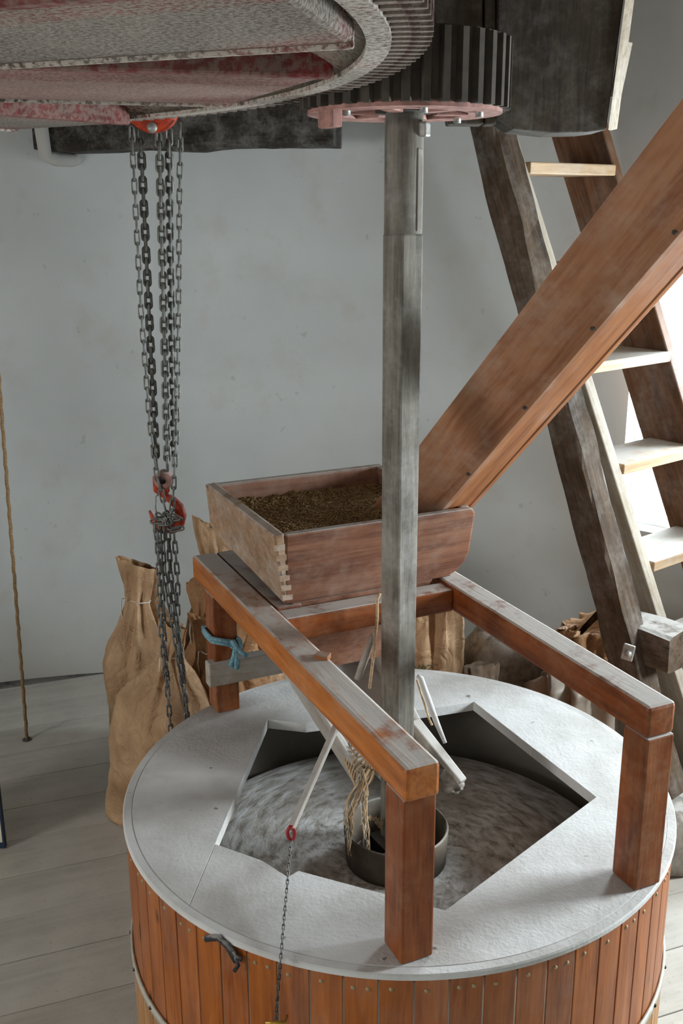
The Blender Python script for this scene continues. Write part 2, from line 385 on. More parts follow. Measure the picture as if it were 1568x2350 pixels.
# ------------------------------------------------------------------ the room
def build_wall():
    H = 3.62; th = .22
    angs = set(range(0, 360, 4)); zs = {0.0, H}
    for a0, a1, z0, z1, _, _ in WINDOWS:
        n = 4
        for k in range(n+1): angs.add(round(a0+(a1-a0)*k/n, 3))
        zs |= {z0, z1}
    for k in range(1, 6): zs.add(round(H*k/6, 3))
    angs = sorted(angs); zs = sorted(zs); mb = MB()
    na, nz = len(angs), len(zs)
    vi = [wallpt(a, RW, z) for a in angs for z in zs]; vo = [wallpt(a, RW+th, z) for a in angs for z in zs]
    fs = []; hole = set()
    def inwin(a, z): return any(w[0] < a < w[1] and w[2] < z < w[3] for w in WINDOWS)
    off = na*nz
    for i in range(na):
        j = (i+1) % na; am = (angs[i] + (angs[j] if j else 360))/2
        for k in range(nz-1):
            if inwin(am, (zs[k]+zs[k+1])/2): hole.add((i, k)); continue
            fs.append((i*nz+k, i*nz+k+1, j*nz+k+1, j*nz+k)); fs.append((off+i*nz+k, off+j*nz+k, off+j*nz+k+1, off+i*nz+k+1))
    mb.add(vi+vo, fs, True)
    rev = []
    for (i, k) in hole:
        j = (i+1) % na
        if ((i-1) % na, k) not in hole: rev.append((i*nz+k, i*nz+k+1, off+i*nz+k+1, off+i*nz+k))
        if (j, k) not in hole: rev.append((j*nz+k, off+j*nz+k, off+j*nz+k+1, j*nz+k+1))
        if (i, k-1) not in hole: rev.append((i*nz+k, off+i*nz+k, off+j*nz+k, j*nz+k))
        if (i, k+1) not in hole: rev.append((i*nz+k+1, j*nz+k+1, off+j*nz+k+1, off+i*nz+k+1))
    mb.f += rev; mb.sm += [False]*len(rev)
    me = bpy.data.meshes.new('wall_round'); me.from_pydata([tuple(v) for v in mb.v], [], mb.f); me.polygons.foreach_set('use_smooth', mb.sm); me.materials.append(M['plaster']); me.update()
    for e in me.edges: pass
    o = link('wall_round', me)
    md = o.modifiers.new('edges', 'EDGE_SPLIT'); md.split_angle = math.radians(40)
    tag(o, 'whitewashed round tower wall with deep window openings', kind='structure')
build_wall()
for i, (a0, a1, z0, z1, _, _) in enumerate(WINDOWS):
    r0, r1 = RW+.12, RW+.16; mb = MB()
    def bar(aa, ab, za, zb): mb.hexa([wallpt(aa, r0, za), wallpt(ab, r0, za), wallpt(ab, r1, za), wallpt(aa, r1, za)], [wallpt(aa, r0, zb), wallpt(ab, r0, zb), wallpt(ab, r1, zb), wallpt(aa, r1, zb)])
    w = .35
    bar(a0, a0+w, z0, z1); bar(a1-w, a1, z0, z1); bar(a0+w, a1-w, z0, z0+.05); bar(a0+w, a1-w, z1-.05, z1)
    tag(part('window_%d' % (i+1), mb, M['glassframe']), 'white painted window frame set deep in the tower wall' , kind='structure')

FA = math.radians(20)
fx, fy = Vector((math.cos(FA), math.sin(FA), 0)), Vector((-math.sin(FA), math.cos(FA), 0))
fl = bpy.data.objects.new('floor', None); COL.objects.link(fl); parent_world['floor'] = Matrix.Identity(4); tag(fl, 'wide floury floorboards of the stone floor', kind='structure')
PWID = .25; base = MILL.dot(fy)
k = -15
while k < 15:
    y0 = base + k*PWID + .11; y1 = y0 + PWID - .004; ym = max(abs(y0-base), abs(y1-base))
    if ym < RW-.02:
        hl = math.sqrt((RW-.01)**2-ym**2); xc = MILL.dot(fx)
        p0 = fx*(xc-hl)+fy*((y0+y1)/2); p1 = fx*(xc+hl)+fy*((y0+y1)/2)
        dz = random.uniform(-.0015, .0015)
        beam('plank', p0+Vector((0, 0, -.015+dz)), p1+Vector((0, 0, -.015+dz)), y1-y0, .03, M['floor'], fl, bevel=.002)
    k += 1
mb = MB(); mb.lathe([(0, -.04), (RW+.3, -.04), (RW+.3, -.07), (0, -.07)], 64, MILL, smooth=False)
part('subfloor', mb, M['old'], fl)
mb = MB(); mb.lathe([(0, 3.62), (RW+.38, 3.62), (RW+.38, 3.68), (0, 3.68)], 64, MILL, smooth=False)
tag(part('ceiling', mb, M['ceiling']), 'dark boarded ceiling above the machinery', kind='structure')

# ------------------------------------------------------------------ stone casing (tun)
def build_tun():
    R = .792; t = thing('millstone_casing', (0, 0, 0), 'round orange wooden millstone casing with floury lid and five-sided opening', 'millstone casing')
    ns = 62; hz = .46                                          # hoop height
    th = 2*PI/ns; g = .0022/R
    def stave(z0, z1, r):
        mb = MB(); a = th/2-g; o = Vector((r-.012, 0, (z0+z1)/2)); q = []
        for z in (z0, z1):
            q.append([(r*math.cos(-a)-.0, r*math.sin(-a), z), (r/math.cos(a)*1.0-.0004, 0, z), (r*math.cos(a), r*math.sin(a), z), ((r-.022)*math.cos(a), (r-.022)*math.sin(a), z), ((r-.022)*math.cos(a), -(r-.022)*math.sin(a), z)])
        mb.prism([Vector(p)-o for p in q[0]], [Vector(p)-o for p in q[1]])
        return mb, o
    mu, ou = stave(hz, TUN-.012, R); mu = mu.mesh('stave', M['stave']); ml, ol = stave(0.0, hz-.004, R+.006); ml = ml.mesh('lower_stave', M['stave_low'])
    nm = MB().lathe([(0, .0014), (.005, .001), (.006, -.004)], 8).mesh('nail', M['nail'])
    for k in range(ns):
        Rz = Matrix.Rotation(k*th, 4, 'Z')
        st = link('stave', mu, t, Rz @ Matrix.Translation(ou), bevel=.0018)
        for s in ((-.012,) if k % 3 else (-.018, .016)):
            nl = link('nail', nm, st, Rz @ Matrix.Translation((R+.0008, s, TUN-.045-.004*(k % 2))) @ Matrix.Rotation(PI/2, 4, 'Y'))
        link('lower_stave', ml, t, Rz @ Matrix.Translation(ol), bevel=.0018)
    mb = MB(); mb.lathe([(R-.0035, .01), (R-.0035, TUN-.03), (R-.015, TUN-.03), (R-.015, .01)], 96, close=True); part('joint_band', mb, M['flour_joint'], t)
    mb = MB(); mb.lathe([(R-.016, .01), (R-.016, TUN-.03), (R-.03, TUN-.03), (R-.03, .01)], 96, close=True); part('inner_drum', mb, M['flour_dim'], t)
    mb = MB(); mb.lathe([(R+.004, hz-.02), (R+.010, hz-.02), (R+.010, hz+.008), (R+.002, hz+.008)], 96, close=True); hoop = part('hoop', mb, M['hoop'], t)
    hm = MB().lathe([(0, .004), (.004, .003), (.006, -.003)], 8).mesh('hoop_nail', M['iron'])
    for k in range(31):
        link('hoop_nail', hm, hoop, Matrix.Rotation(k*2*th+.05, 4, 'Z') @ Matrix.Translation((R+.011, 0, hz-.006)) @ Matrix.Rotation(PI/2, 4, 'Y'))
    # top rim strip and lid panels round the opening
    mb = MB()
    nseg = 128; rin, rout = .773, R+.006
    mb.lathe([(rin, TUN-.03), (rin, TUN-.001), (rout-.003, TUN-.001), (rout, TUN-.005), (rout, TUN-.016), (R-.02, TUN-.03)], nseg, close=True, smooth=False); part('rim_strip', mb, M['lid'], t)
    A, B, C, D, E_ = Vector((-.409, .434)), Vector((-.503, -.267)), Vector((.09, -.544)), Vector((.576, -.048)), Vector((.296, .554))
    n0, n1, n2 = [atz(q[0], q[1], TUN).to_2d() for q in ((600, 1974), (660, 2012), (685, 1998))]
    OFF = Vector((0, .035)); A, B, C, D, E_, n0, n1, n2 = [q-OFF for q in (A, B, C, D, E_, n0, n1, n2)]
    mid = D.lerp(E_, .47); b1, b2 = Vector((.164, .512))-OFF, Vector((-.28, .404))-OFF
    def outer(p, d):
        d = d.normalized(); b_ = p.dot(d); c_ = p.dot(p)-(rin-.001)**2; return p+d*(-b_+math.sqrt(b_*b_-c_))
    segs = [([B, n0, n1, n2, C, D, mid], B-A, mid), ([mid, E_, b1, b2, A, B], mid, B-A)]
    for pts, d0, d1 in segs:
        o0, o1 = outer(pts[0], d0), outer(pts[-1], d1)
        a0, a1 = math.atan2(o0.y, o0.x), math.atan2(o1.y, o1.x)
        if a1 < a0: a1 += 2*PI
        e = .0005/rin; n = max(4, int((a1-a0)/.05))
        arc = [Vector((math.cos(a0+e+(a1-a0-2*e)*i/n), math.sin(a0+e+(a1-a0-2*e)*i/n)))*(rin-.001) for i in range(n+1)]
        inn = list(pts); inn[0] = inn[0]+(inn[1]-inn[0]).normalized()*.0005; inn[-1] = inn[-1]+(inn[-2]-inn[-1]).normalized()*.0005
        poly = inn + arc[::-1]
        mb = MB(); mb.prism([(p.x, p.y, TUN-.034) for p in poly], [(p.x, p.y, TUN) for p in poly])
        part('lid_panel', mb, M['lid'], t, bevel=.0015, origin=(0, 0, 0))
    # rope handle threaded through the staves
    mb = MB(); a, b = math.radians(0), 0
    P = [at(428, 2190, -.66), at(445, 2200, -.70), at(470, 2220, -.715), at(495, 2232, -.71), at(500, 2250, -.715)]
    P = [Vector((p.x, p.y-.035, p.z)) for p in P]; P = [Vector((*(p.to_2d().normalized()*(R+.012)), p.z)) for p in P]
    mb.tube(P, [.009, .008, .008, .009, .006], 8); mb.tube([P[3]+Vector((0, 0, .01)), P[3]+Vector((.012, -.012, -.02)), P[3]+Vector((.002, -.012, -.035))], .005, 6)
    mb.tube([P[3], P[3]+Vector((.02, -.012, -.004))], .005, 6)
    tag(part('rope_handle', mb, M['black_rope'], t), 'short black rope handle')
    t.location.y += .035                                       # the casing sits a little behind the spindle
build_tun()

def build_stone():
    t = thing('runner_millstone', (0, 0, .40), 'round floury runner millstone turning inside the casing opening', 'millstone')
    mb = MB(); pr = [(.135, .40), (.70, .40), (.705, .42), (.705, .600), (.700, .612)]
    for k in range(13): r = .69-k*.0455; pr.append((r, .616+.035*(1-(r/.70)**2)))
    pr += [(.140, .648), (.135, .64)]
    mb.lathe(pr, 96, close=True); part('stone_body', mb, M['stone'], t, origin=(0, 0, .40))
    mb = MB(); mb.lathe([(.138, .640), (.150, .640), (.153, .70), (.156, .755), (.152, .762), (.147, .757), (.144, .70), (.138, .645)], 64, close=True)
    part('eye_ring', mb, plain('floury_tin_ring', '5d5347', .9, 0, .4, 9, .5), t)
    mb = MB(); mb.lathe([(0, .60), (.134, .60), (.134, .61), (.05, .63), (0, .635)], 32); part('eye_plate', mb, M['iron'], t)
    for k in range(2):
        a = k*PI/2+.5; mb = MB(); mb.box(-.13, .13, -.02, .02, .62, .66)
        link('rynd_arm', mb.mesh('rynd_arm', M['iron']), t, Matrix.Rotation(a, 4, 'Z'))
build_stone()

# ------------------------------------------------------------------ stone nut and its shaft
def build_quill():
    t = thing('stone_nut_shaft', (0, 0, .66), 'tall grey square shaft carrying the dark toothed stone nut', 'gear shaft')
    rot = math.radians(40); sd = .074
    mb = MB(); zt = 2.46
    mb.hexa([(-sd*.47, -sd*.47, .72), (sd*.47, -sd*.47, .72), (sd*.47, sd*.47, .72), (-sd*.47, sd*.47, .72)], [(-sd/2, -sd/2, zt), (sd/2, -sd/2, zt), (sd/2, sd/2, zt), (-sd/2, sd/2, zt)])
    Mx = Matrix.Rotation(rot, 4, 'Z')
    link('square_shaft', mb.mesh('square_shaft', M['shaft']), t, Mx, .006)
    mb = MB(); mb.lathe([(.001, zt-.001), (.048, zt-.001), (.048, 2.70), (.046, 2.745), (.001, 2.745)], 32); part('round_neck', mb, M['shaft'], t)
    mb = MB(); a = math.radians(-50); mb.box(.036, .050, -.011, .011, zt+.005, 2.66); link('key_strip', mb.mesh('key_strip', M['shaft']), t, Matrix.Rotation(math.radians(-38), 4, 'Z'), .003)
    mb = MB(); mb.box(.040, .066, -.014, .014, 2.685, 2.72); link('key_bolt', mb.mesh('key_bolt', M['bolt']), t, Matrix.Rotation(math.radians(-30), 4, 'Z'), .005)
    mb = MB(); mb.lathe([(.02, .66), (.022, .73), (.036, .78), (.03, .80), (.02, .80)], 16); part('damsel', mb, M['iron'], t)
    mb = MB(); mb.lathe([(.001, 2.742), (.075, 2.742), (.08, 2.748), (.085, 2.756), (.19, 2.756), (.195, 2.742), (.232, 2.742), (.236, 2.748), (.236, 2.905), (.001, 2.905)], 64, smooth=False)
    nut = part('nut_body', mb, M['dark_nut'], t)
    mb = MB(); mb.lathe([(.155, 2.738), (.236, 2.738), (.236, 2.752), (.155, 2.752)], 64, close=True, smooth=False); part('red_flange', mb, M['rosy'], t)
    for k in range(6):
        a = k*PI/3+.2; mb = MB(); mb.box(.075, .16, -.018, .018, 2.737, 2.757); link('flange_arm', mb.mesh('flange_arm', M['rosy']), t, Matrix.Rotation(a, 4, 'Z'), .003)
        mb = MB(); mb.lathe([(0, -.010), (.010, -.010), (.010, .004)], 6); link('flange_bolt', mb.mesh('flange_bolt', M['bolt']), t, Matrix.Rotation(a+.5, 4, 'Z') @ Matrix.Translation((.185, 0, 2.737)))
    mb = MB(); mb.box(.205, .235, -.03, .03, 2.70, 2.745); link('flange_lug', mb.mesh('flange_lug', M['rosy']), t, Matrix.Rotation(math.radians(215), 4, 'Z'), .004)
    tm = MB(); tm.prism([(.234, -.013, 2.746), (  .254, -.008, 2.746), (.254, .008, 2.746), (.234, .013, 2.746)], [(.234, -.013, 2.900), (  .254, -.008, 2.900), (.254, .008, 2.900), (.234, .013, 2.900)])
    tm = tm.mesh('cog', M['dark_nut'])
    for k in range(35): link('cog', tm, t, Matrix.Rotation(2*PI*k/35, 4, 'Z'))
build_quill()

# ------------------------------------------------------------------ great spur wheel
def build_wheel():
    c = Vector((-1.77, -.88, 0)); z0 = 2.765
    t = thing('great_spur_wheel', c+Vector((0, 0, z0)), 'huge red toothed spur wheel caked in flour at top left', 'gear wheel')
    def ring(r0, r1, za, zb, seg=160): return MB().lathe([(r0, za), (r1, za), (r1, zb), (r0, zb)], seg, (c.x, c.y, 0), close=True, smooth=False)
    part('rim', ring(1.655, 1.694, z0, z0+.20), M['rim'], t)
    mb = MB().lathe([(.30, z0+.105), (1.30, z0+.105), (1.52, z0+.075), (1.62, z0+.03), (1.66, z0+.006), (1.66, z0+.13), (.30, z0+.13)], 160, (c.x, c.y, 0), close=True); part('web', mb, M['wheel2'], t)
    part('hub', MB().lathe([(.001, z0-.03), (.60, z0-.03), (.60, z0+.2), (.001, z0+.2)], 48, (c.x, c.y, 0), smooth=False), M['wheel'], t)
    part('upright_shaft', MB().lathe([(.20, z0+.2), (.20, 3.60), (.001, 3.60)], 12, (c.x, c.y, 0), smooth=False), M['old'], t)
    def spoke(name, deg, o0, o1, za, zb, mat, x0=.45, x1=1.64, bev=.010, parent=None):
        q = [math.sqrt(x1**2-o*o) for o in (o0, o1)]; mb = MB()
        lo = [(x0, o0, za), (q[0], o0, za), (q[1], o1, za), (x0, o1, za)]; mb.hexa(lo, [(x, y, zb) for x, y, _ in lo])
        return link(name, mb.mesh(name, mat), parent or t, Matrix.Translation(c) @ Matrix.Rotation(math.radians(deg), 4, 'Z'), bev)
    for k in range(10):
        deg = -19.7+36*k; lowr = k % 2 == 0
        a, b, z = (-.02, .425, z0-.012) if lowr else (-.10, .505, z0+.002)
        ar = spoke('arm', deg, a, b, z, z0+.11, M['wheel'] if lowr else M['wheel_pink'])
        spoke('arm_bead', deg, b-.012, b+.004, z-.007, z+.03, M['rim'], bev=.004, parent=ar)
        spoke('arm_rib', deg, a-.012, a+.022, z-.005, z+.08, M['wheel_red'], bev=.006, parent=ar)
    n = 240; r0, r1 = 1.688, 1.757; h = .006
    tm = MB(); tm.prism([(r0, -.0100, z0+.004), (r1-.012, -.0080, z0+.004), (r1, -.0050, z0+.004), (r1, .0050, z0+.004), (r1-.012, .0080, z0+.004), (r0, .0100, z0+.004)], [(r0, -.0100, z0+.19), (r1-.012, -.0080, z0+.19), (r1, -.0050, z0+.19), (r1, .0050, z0+.19), (r1-.012, .0080, z0+.19), (r0, .0100, z0+.19)])
    tm = tm.mesh('cog', redwheel('dusty_cog', .95, 60))
    for k in range(n): link('cog', tm, t, Matrix.Translation(c) @ Matrix.Rotation(2*PI*k/n, 4, 'Z'))
build_wheel()

# ------------------------------------------------------------------ stone horse (frame on the casing)
RZ0, RZ1 = 1.302, 1.385
def build_horse():
    t = thing('stone_horse', hp(.3, .65, TUN), 'orange pine frame with four legs standing on the casing lid', 'wooden frame')
    w = .086
    for u, m in ((-.008, 'orange_lit'), (.642, 'orange')):
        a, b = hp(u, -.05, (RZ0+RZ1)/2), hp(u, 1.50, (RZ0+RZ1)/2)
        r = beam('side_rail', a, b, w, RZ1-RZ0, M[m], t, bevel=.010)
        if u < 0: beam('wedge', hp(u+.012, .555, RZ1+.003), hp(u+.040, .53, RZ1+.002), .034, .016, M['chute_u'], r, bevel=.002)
    beam('ledger', hp(.078, .925, RZ1-.038), hp(.078, 1.50, RZ1-.038), .080, .072, M['hopper'], t, bevel=.004)
    for v in (.885, 1.40): beam('cross_rail', hp(.035, v, (RZ0+RZ1)/2-.004), hp(.599, v, (RZ0+RZ1)/2-.004-(.02 if v > 1 else 0)), .075, .074, M['orange'], t, bevel=.006)
    for u, v in ((-.008, .005), (.642, -.01), (-.008, 1.335), (.642, 1.335)):
        lm = 'orange'
        beam('leg', hp(u, v, TUN+.001), hp(u, v, RZ0), .088, .082, M[lm], t, up=HU, bevel=.005)
    beam('tie_bar', hp(-.075, 1.30, 1.03), hp(.70, 1.30, 1.03), .045, .085, M['pale'], t, bevel=.005)
build_horse()

def build_hopper():
    t = thing('grain_hopper', hp(.32, 1.12, RZ1), 'shallow reddish wooden grain hopper resting on the pine frame', 'hopper')
    zt, zb = 1.648, RZ1+.004
    U0, U1, V0, V1 = -.015, .640, .800, 1.440        # rim
    u0, u1, v0, v1 = .062, .640, .925, 1.33          # foot
    th = .035
    def board(name, pts, nrm, mat, bev=.008):
        nrm = nrm.normalized()*th; mb = MB(); mb.prism(pts, [p+nrm for p in pts]); a = pts[0]; x = (pts[1]-pts[0]).normalized(); 
        z = x.cross(nrm).normalized(); y = z.cross(x)
        Mx = Matrix((x.to_4d(), y.to_4d(), z.to_4d(), (0, 0, 0, 1))).transposed()
        for i in range(3): Mx[3][i] = 0
        Mx.translation = a; inv = Mx.inverted(); mb.v = [tuple(inv @ Vector(p)) for p in mb.v]
        return link(name, mb.mesh(name, mat), t, Mx, bev)
    zc = zb+(zt-zb)*.28
    def lv(f, V, v): return v+(V-v)*f
    # front board with a rounded lower right corner
    ps = [hp(u0, v0, zb), hp(u1-.02, v0, zb), hp(u1+.012, lv(.07, V0, v0), lv(.07, zt, zb)), hp(U1+.032, lv(.20, V0, v0), lv(.20, zt, zb)), hp(U1+.036, lv(.34, V0, v0), lv(.34, zt, zb)), hp(U1+.008, lv(.93, V0, v0), lv(.93, zt, zb)), hp(U1-.006, V0, zt), hp(U0+th, V0, zt)]
    board('front_board', ps, HV, M['hopper'])
    ps = [hp(lv(.40, U0, u0)+.01, V1-.035, zb+.11), hp(u1, V1-.035, zb+.11), hp(U1, V1, zt), hp(U0, V1, zt)]
    board('back_board', ps, -HV, M['hopper'])
    ps = [hp(u0, v0, zb), hp(.004, V1-.03, zb+.095), hp(-.004, V1-.004, zb+.118), hp(lv(.93, U0, u0), V1, lv(.93, zt, zb)), hp(U0+.003, V1-.012, zt), hp(U0, V0, zt)]
    board('end_board', ps, HU+Vector((0, 0, .2)), M['hopper_l'])
    ps = [hp(u1, v0+.03, zb), hp(u1, v1-.03, zb), hp(U1, V1-.03, zt), hp(U1, V0+.03, zt)]
    board('end_board', ps, -HU, M['hopper'])
    mb = MB(); mb.prism([hp(u0+.005, v0+.005, zb), hp(u1-.005, v0+.005, zb), hp(u1-.005, v1, zb+.05), hp(u0+.03, v1, zb+.05)], [hp(u0+.005, v0+.005, zb+.02), hp(u1-.005, v0+.005, zb+.02), hp(u1-.005, v1, zb+.07), hp(u0+.03, v1, zb+.07)])
    part('bottom_board', mb, M['hopper'], t)
    # funnel below the frame
    mb = MB(); za, zc2 = zb-.002, 1.13
    lo = [hp(.20, .98, zc2), hp(.42, .98, zc2), hp(.42, 1.20, zc2), hp(.20, 1.20, zc2)]; hi = [hp(.09, .93, za), hp(.57, .93, za), hp(.57, 1.33, za), hp(.09, 1.33, za)]
    mb.hexa(lo, hi); part('funnel', mb, M['hopper'], t)
    # dovetail pins at the near left corner
    for k in range(6):
        z = zb+.03+k*.038; f = (z-zb)/(zt-zb)
        p = hp(lv(f, U0, u0)-.0015, lv(f, V0, v0)-.0025, z); mb = MB(); mb.box(-.001, .030, -.001, .006, -.009, .009)
        link('dovetail', mb.mesh('dovetail', M['hopper_l']), t, Matrix.Translation(p) @ Matrix.Rotation(HANG, 4, 'Z'))
    # grain
    rnd = random.Random(3); mb = MB(); n = 40
    def gz(u, v): return 1.592+.018*mnoise.noise(Vector((u*5, v*5, 0)))+.03*max(0, 1-((u-.48)**2+(v-1.0)**2)/.05)+.006*mnoise.noise(Vector((u*30, v*30, 3)))
    ua, ub, va, vb = .025, .600, .845, 1.395
    vs = [hp(ua+(ub-ua)*i/n, va+(vb-va)*j/n, gz(ua+(ub-ua)*i/n, va+(vb-va)*j/n)) for i in range(n+1) for j in range(n+1)]
    mb.add(vs, [(i*(n+1)+j, (i+1)*(n+1)+j, (i+1)*(n+1)+j+1, i*(n+1)+j+1) for i in range(n) for j in range(n)], True)
    for _ in range(7000):
        u, v = rnd.uniform(ua, ub), rnd.uniform(va, vb); p = hp(u, v, gz(u, v)+.002)
        a = rnd.uniform(0, 2*PI); d = Vector((math.cos(a), math.sin(a), rnd.uniform(-.4, .6))).normalized()*.0068; e = d.cross(Vector((0, 0, 1))).normalized()*.0028; f = d.cross(e).normalized()*.0026
        mb.add([p+d, p+e, p+f, p-e, p-f, p-d], [(0, 1, 2), (0, 2, 3), (0, 3, 4), (0, 4, 1), (5, 2, 1), (5, 3, 2), (5, 4, 3), (5, 1, 4)])
    g = part('loose_grain', mb, M['grain_k']); tag(g, 'brown loose barley grain heaped inside the hopper', 'grain', kind='stuff')
build_hopper()

def build_chute():
    P = [Vector((-.068, .42, 1.615)), Vector((.129, .331, 1.615)), Vector((.244, .404, 1.615)), Vector((.047, .493, 1.615))]
    d = Vector((.504, -.763, .947)); L = 1.75
    t = thing('grain_chute', (P[0]+P[2])/2, 'square reddish wooden grain chute slanting down into the hopper', 'chute')
    dn = d.normalized(); xs = dn
    def brd(name, a, b, inw, mat, th=.022, L0=0.0):
        # board between edges a and b, thickness inward
        n = inw.normalized()*th; lo = [a, b, b+n, a+n]; hi = [p+d*L for p in lo]; lo = [p+d*L0 for p in lo]
        y = (b-a).normalized(); z = xs.cross(y).normalized(); y = z.cross(xs)
        Mx = Matrix((xs.to_4d(), y.to_4d(), z.to_4d(), (0, 0, 0, 1))).transposed()
        for i in range(3): Mx[3][i] = 0
        Mx.translation = (lo[0]+hi[1])/2; inv = Mx.inverted(); mb = MB(); mb.prism([inv @ p for p in lo], [inv @ p for p in hi])
        return link(name, mb.mesh(name, mat), t, Mx, .002)
    e1, e2 = P[2]-P[1], P[1]-P[0]
    f = .13
    s1 = brd('side_board', P[0], P[1], e1, M['chute'])
    q = e1*.04-e2.normalized()*.006
    brd('under_board', P[1]+e1*.02-e2.normalized()*.005, P[1]+e1*(1-f)-e2.normalized()*.005, -e2, M['chute_u'])
    brd('side_board', P[2]-e1*f, P[2]-e1*f-e2, e1, M['chute_u'], th=e1.length*f)
    brd('top_board', P[0]+e1*.16+e2*.0, P[3]-e1*f, e2, M['chute'])
    sm = MB().lathe([(0, .003), (.006, .002), (.007, -.003)], 8).mesh('screw', M['dark_nut'])
    n1 = e1.cross(d).normalized()
    nA = (e2.cross(d)).normalized(); nA = nA if nA.y < 0 else -nA
    for k in (.18, .42, .66, .9):
        p = P[1]-e2*.06+d*k+nA*.0
        link('screw', sm, s1, Matrix.Translation(p) @ nA.to_track_quat('Z', 'Y').to_matrix().to_4x4())
build_chute()

def build_shoe():
    t = thing('feed_shoe', hp(.3, .95, 1.0), 'floury sloping feed shoe hanging under the frame above the stone eye', 'trough')
    zb0, zb1 = 1.10, .905
    L0, L1 = hp(.135, 1.27, 1.15), hp(.19, .66, .905); R0, R1 = hp(.47, 1.27, 1.15), hp(.43, .66, .905)
    dn = Vector((0, 0, 1))
    beam('side_board', L0, L1, .022, .085, M['shoe'], t, bevel=.004, h1=.06)
    beam('side_board', R0, R1, .03, .085, M['shoe'], t, bevel=.004, h1=.07)
    mb = MB(); o = Vector((0, 0, -.05)); o2 = Vector((0, 0, -.035)); th = Vector((0, 0, .014))
    Lm, Rm = L0.lerp(L1, .93), R0.lerp(R1, .93); mb.hexa([L0+o, R0+o, Rm+o2, Lm+o2], [L0+o+th, R0+o+th, Rm+o2+th, Lm+o2+th]); part('bottom_board', mb, M['shoe'], t)
    # cloth-wrapped tail on the right
    ta, tb = atz(950, 1655, 1.01), atz(1062, 1795, .895)
    beam('tail_bar', ta, tb, .040, .022, M['shoe'], t, bevel=.005, w1=.030)
    bm = bmesh.new(); bmesh.ops.create_icosphere(bm, subdivisions=4, radius=1)
    for v in bm.verts:
        n = v.co.copy(); k = 1+.35*mnoise.noise(n*1.6)+.18*mnoise.noise(n*4.0); v.co = Vector((n.x*.040*k, n.y*.030*k, n.z*.030*k))
    for f in bm.faces: f.smooth = True
    me = bpy.data.meshes.new('rag_wrap'); bm.to_mesh(me); bm.free(); me.materials.append(M['cloth_f'])
    link('rag_wrap', me, t, Matrix.Translation(atz(1038, 1797, .878)) @ Matrix.Rotation(-.9, 4, 'Z') @ Matrix.Rotation(.5, 4, 'Y'))
    # bent hoop stick beside the shaft
    mb = MB(); q = [atz(957, 1552, 1.12), atz(966, 1556, 1.115), atz(985, 1610, 1.05), atz(1003, 1660, 1.0), atz(1022, 1705, .955)]
    mb.tube(q, [.007, .009, .010, .009, .006], 8); tag(part('bent_stick', mb, M['lid'], t), 'bent floury stick')
    mb = MB(); mb.tube([atz(957, 1560, 1.10), atz(985, 1650, 1.0), atz(992, 1664, .98)], .004, 6); part('cord', mb, M['twine'], t)
    # suspension cord left of the shaft
    mb = MB(); mb.tube([at(872, 1362, .17), at(866, 1375, .17), at(866, 1420, .17), at(858, 1500, .16), at(848, 1580, .14)], .005, 6); part('cord', mb, M['twine'], t)
    mb = MB(); mb.tube([at(858, 1455, .18), at(838, 1510, .17), at(820, 1560, .15)], [.009, .012, .010], 8); part('hanger', mb, M['shoe'], t)
M['cloth_f'] = plain('floury_rag', '7d756b', .95, 0, .2, 30, .6)
build_shoe()

# lever and its chain
LA, LB = atz(778, 1653, 1.13), atz(668, 1903, .985)
def link_mesh(name, p, w, r, mat):
    n = 16; pts = []
    hl = p/2 - w/2 + r
    for k in range(n):
        a = 2*PI*k/n; x = (w/2-r)*math.cos(a); z = (w/2-r)*math.sin(a)+(hl if math.sin(a) >= 0 else -hl)
        pts.append((x, 0, z))
    return MB().tube(pts, r, 6, closed=True).mesh(name, mat)
def chain(root, pts, pitch, me, twist=0.0, start=0):
    pts = [Vector(p) for p in pts]; seg = [(b-a).length for a, b in zip(pts, pts[1:])]; tot = sum(seg); n = int(tot/pitch); k0 = 0
    for i in range(n):
        s = (i+.5)*pitch; j = 0
        while j < len(seg)-1 and s > seg[j]: s -= seg[j]; j += 1
        p = pts[j].lerp(pts[j+1], s/seg[j]); t = (pts[j+1]-pts[j]).normalized()
        q = t.to_track_quat('Z', 'Y').to_matrix().to_4x4()
        if abs(t.z) > .7:
            x = Vector((math.cos(twist), math.sin(twist), 0)); y = t.cross(x).normalized(); x = y.cross(t)
            q = Matrix((x.to_4d(), y.to_4d(), t.to_4d(), (0, 0, 0, 1))).transposed()
            for a in range(3): q[3][a] = 0
        link('link', me, root, Matrix.Translation(p) @ q @ Matrix.Rotation(PI/2*((i+start) % 2), 4, 'Z'))
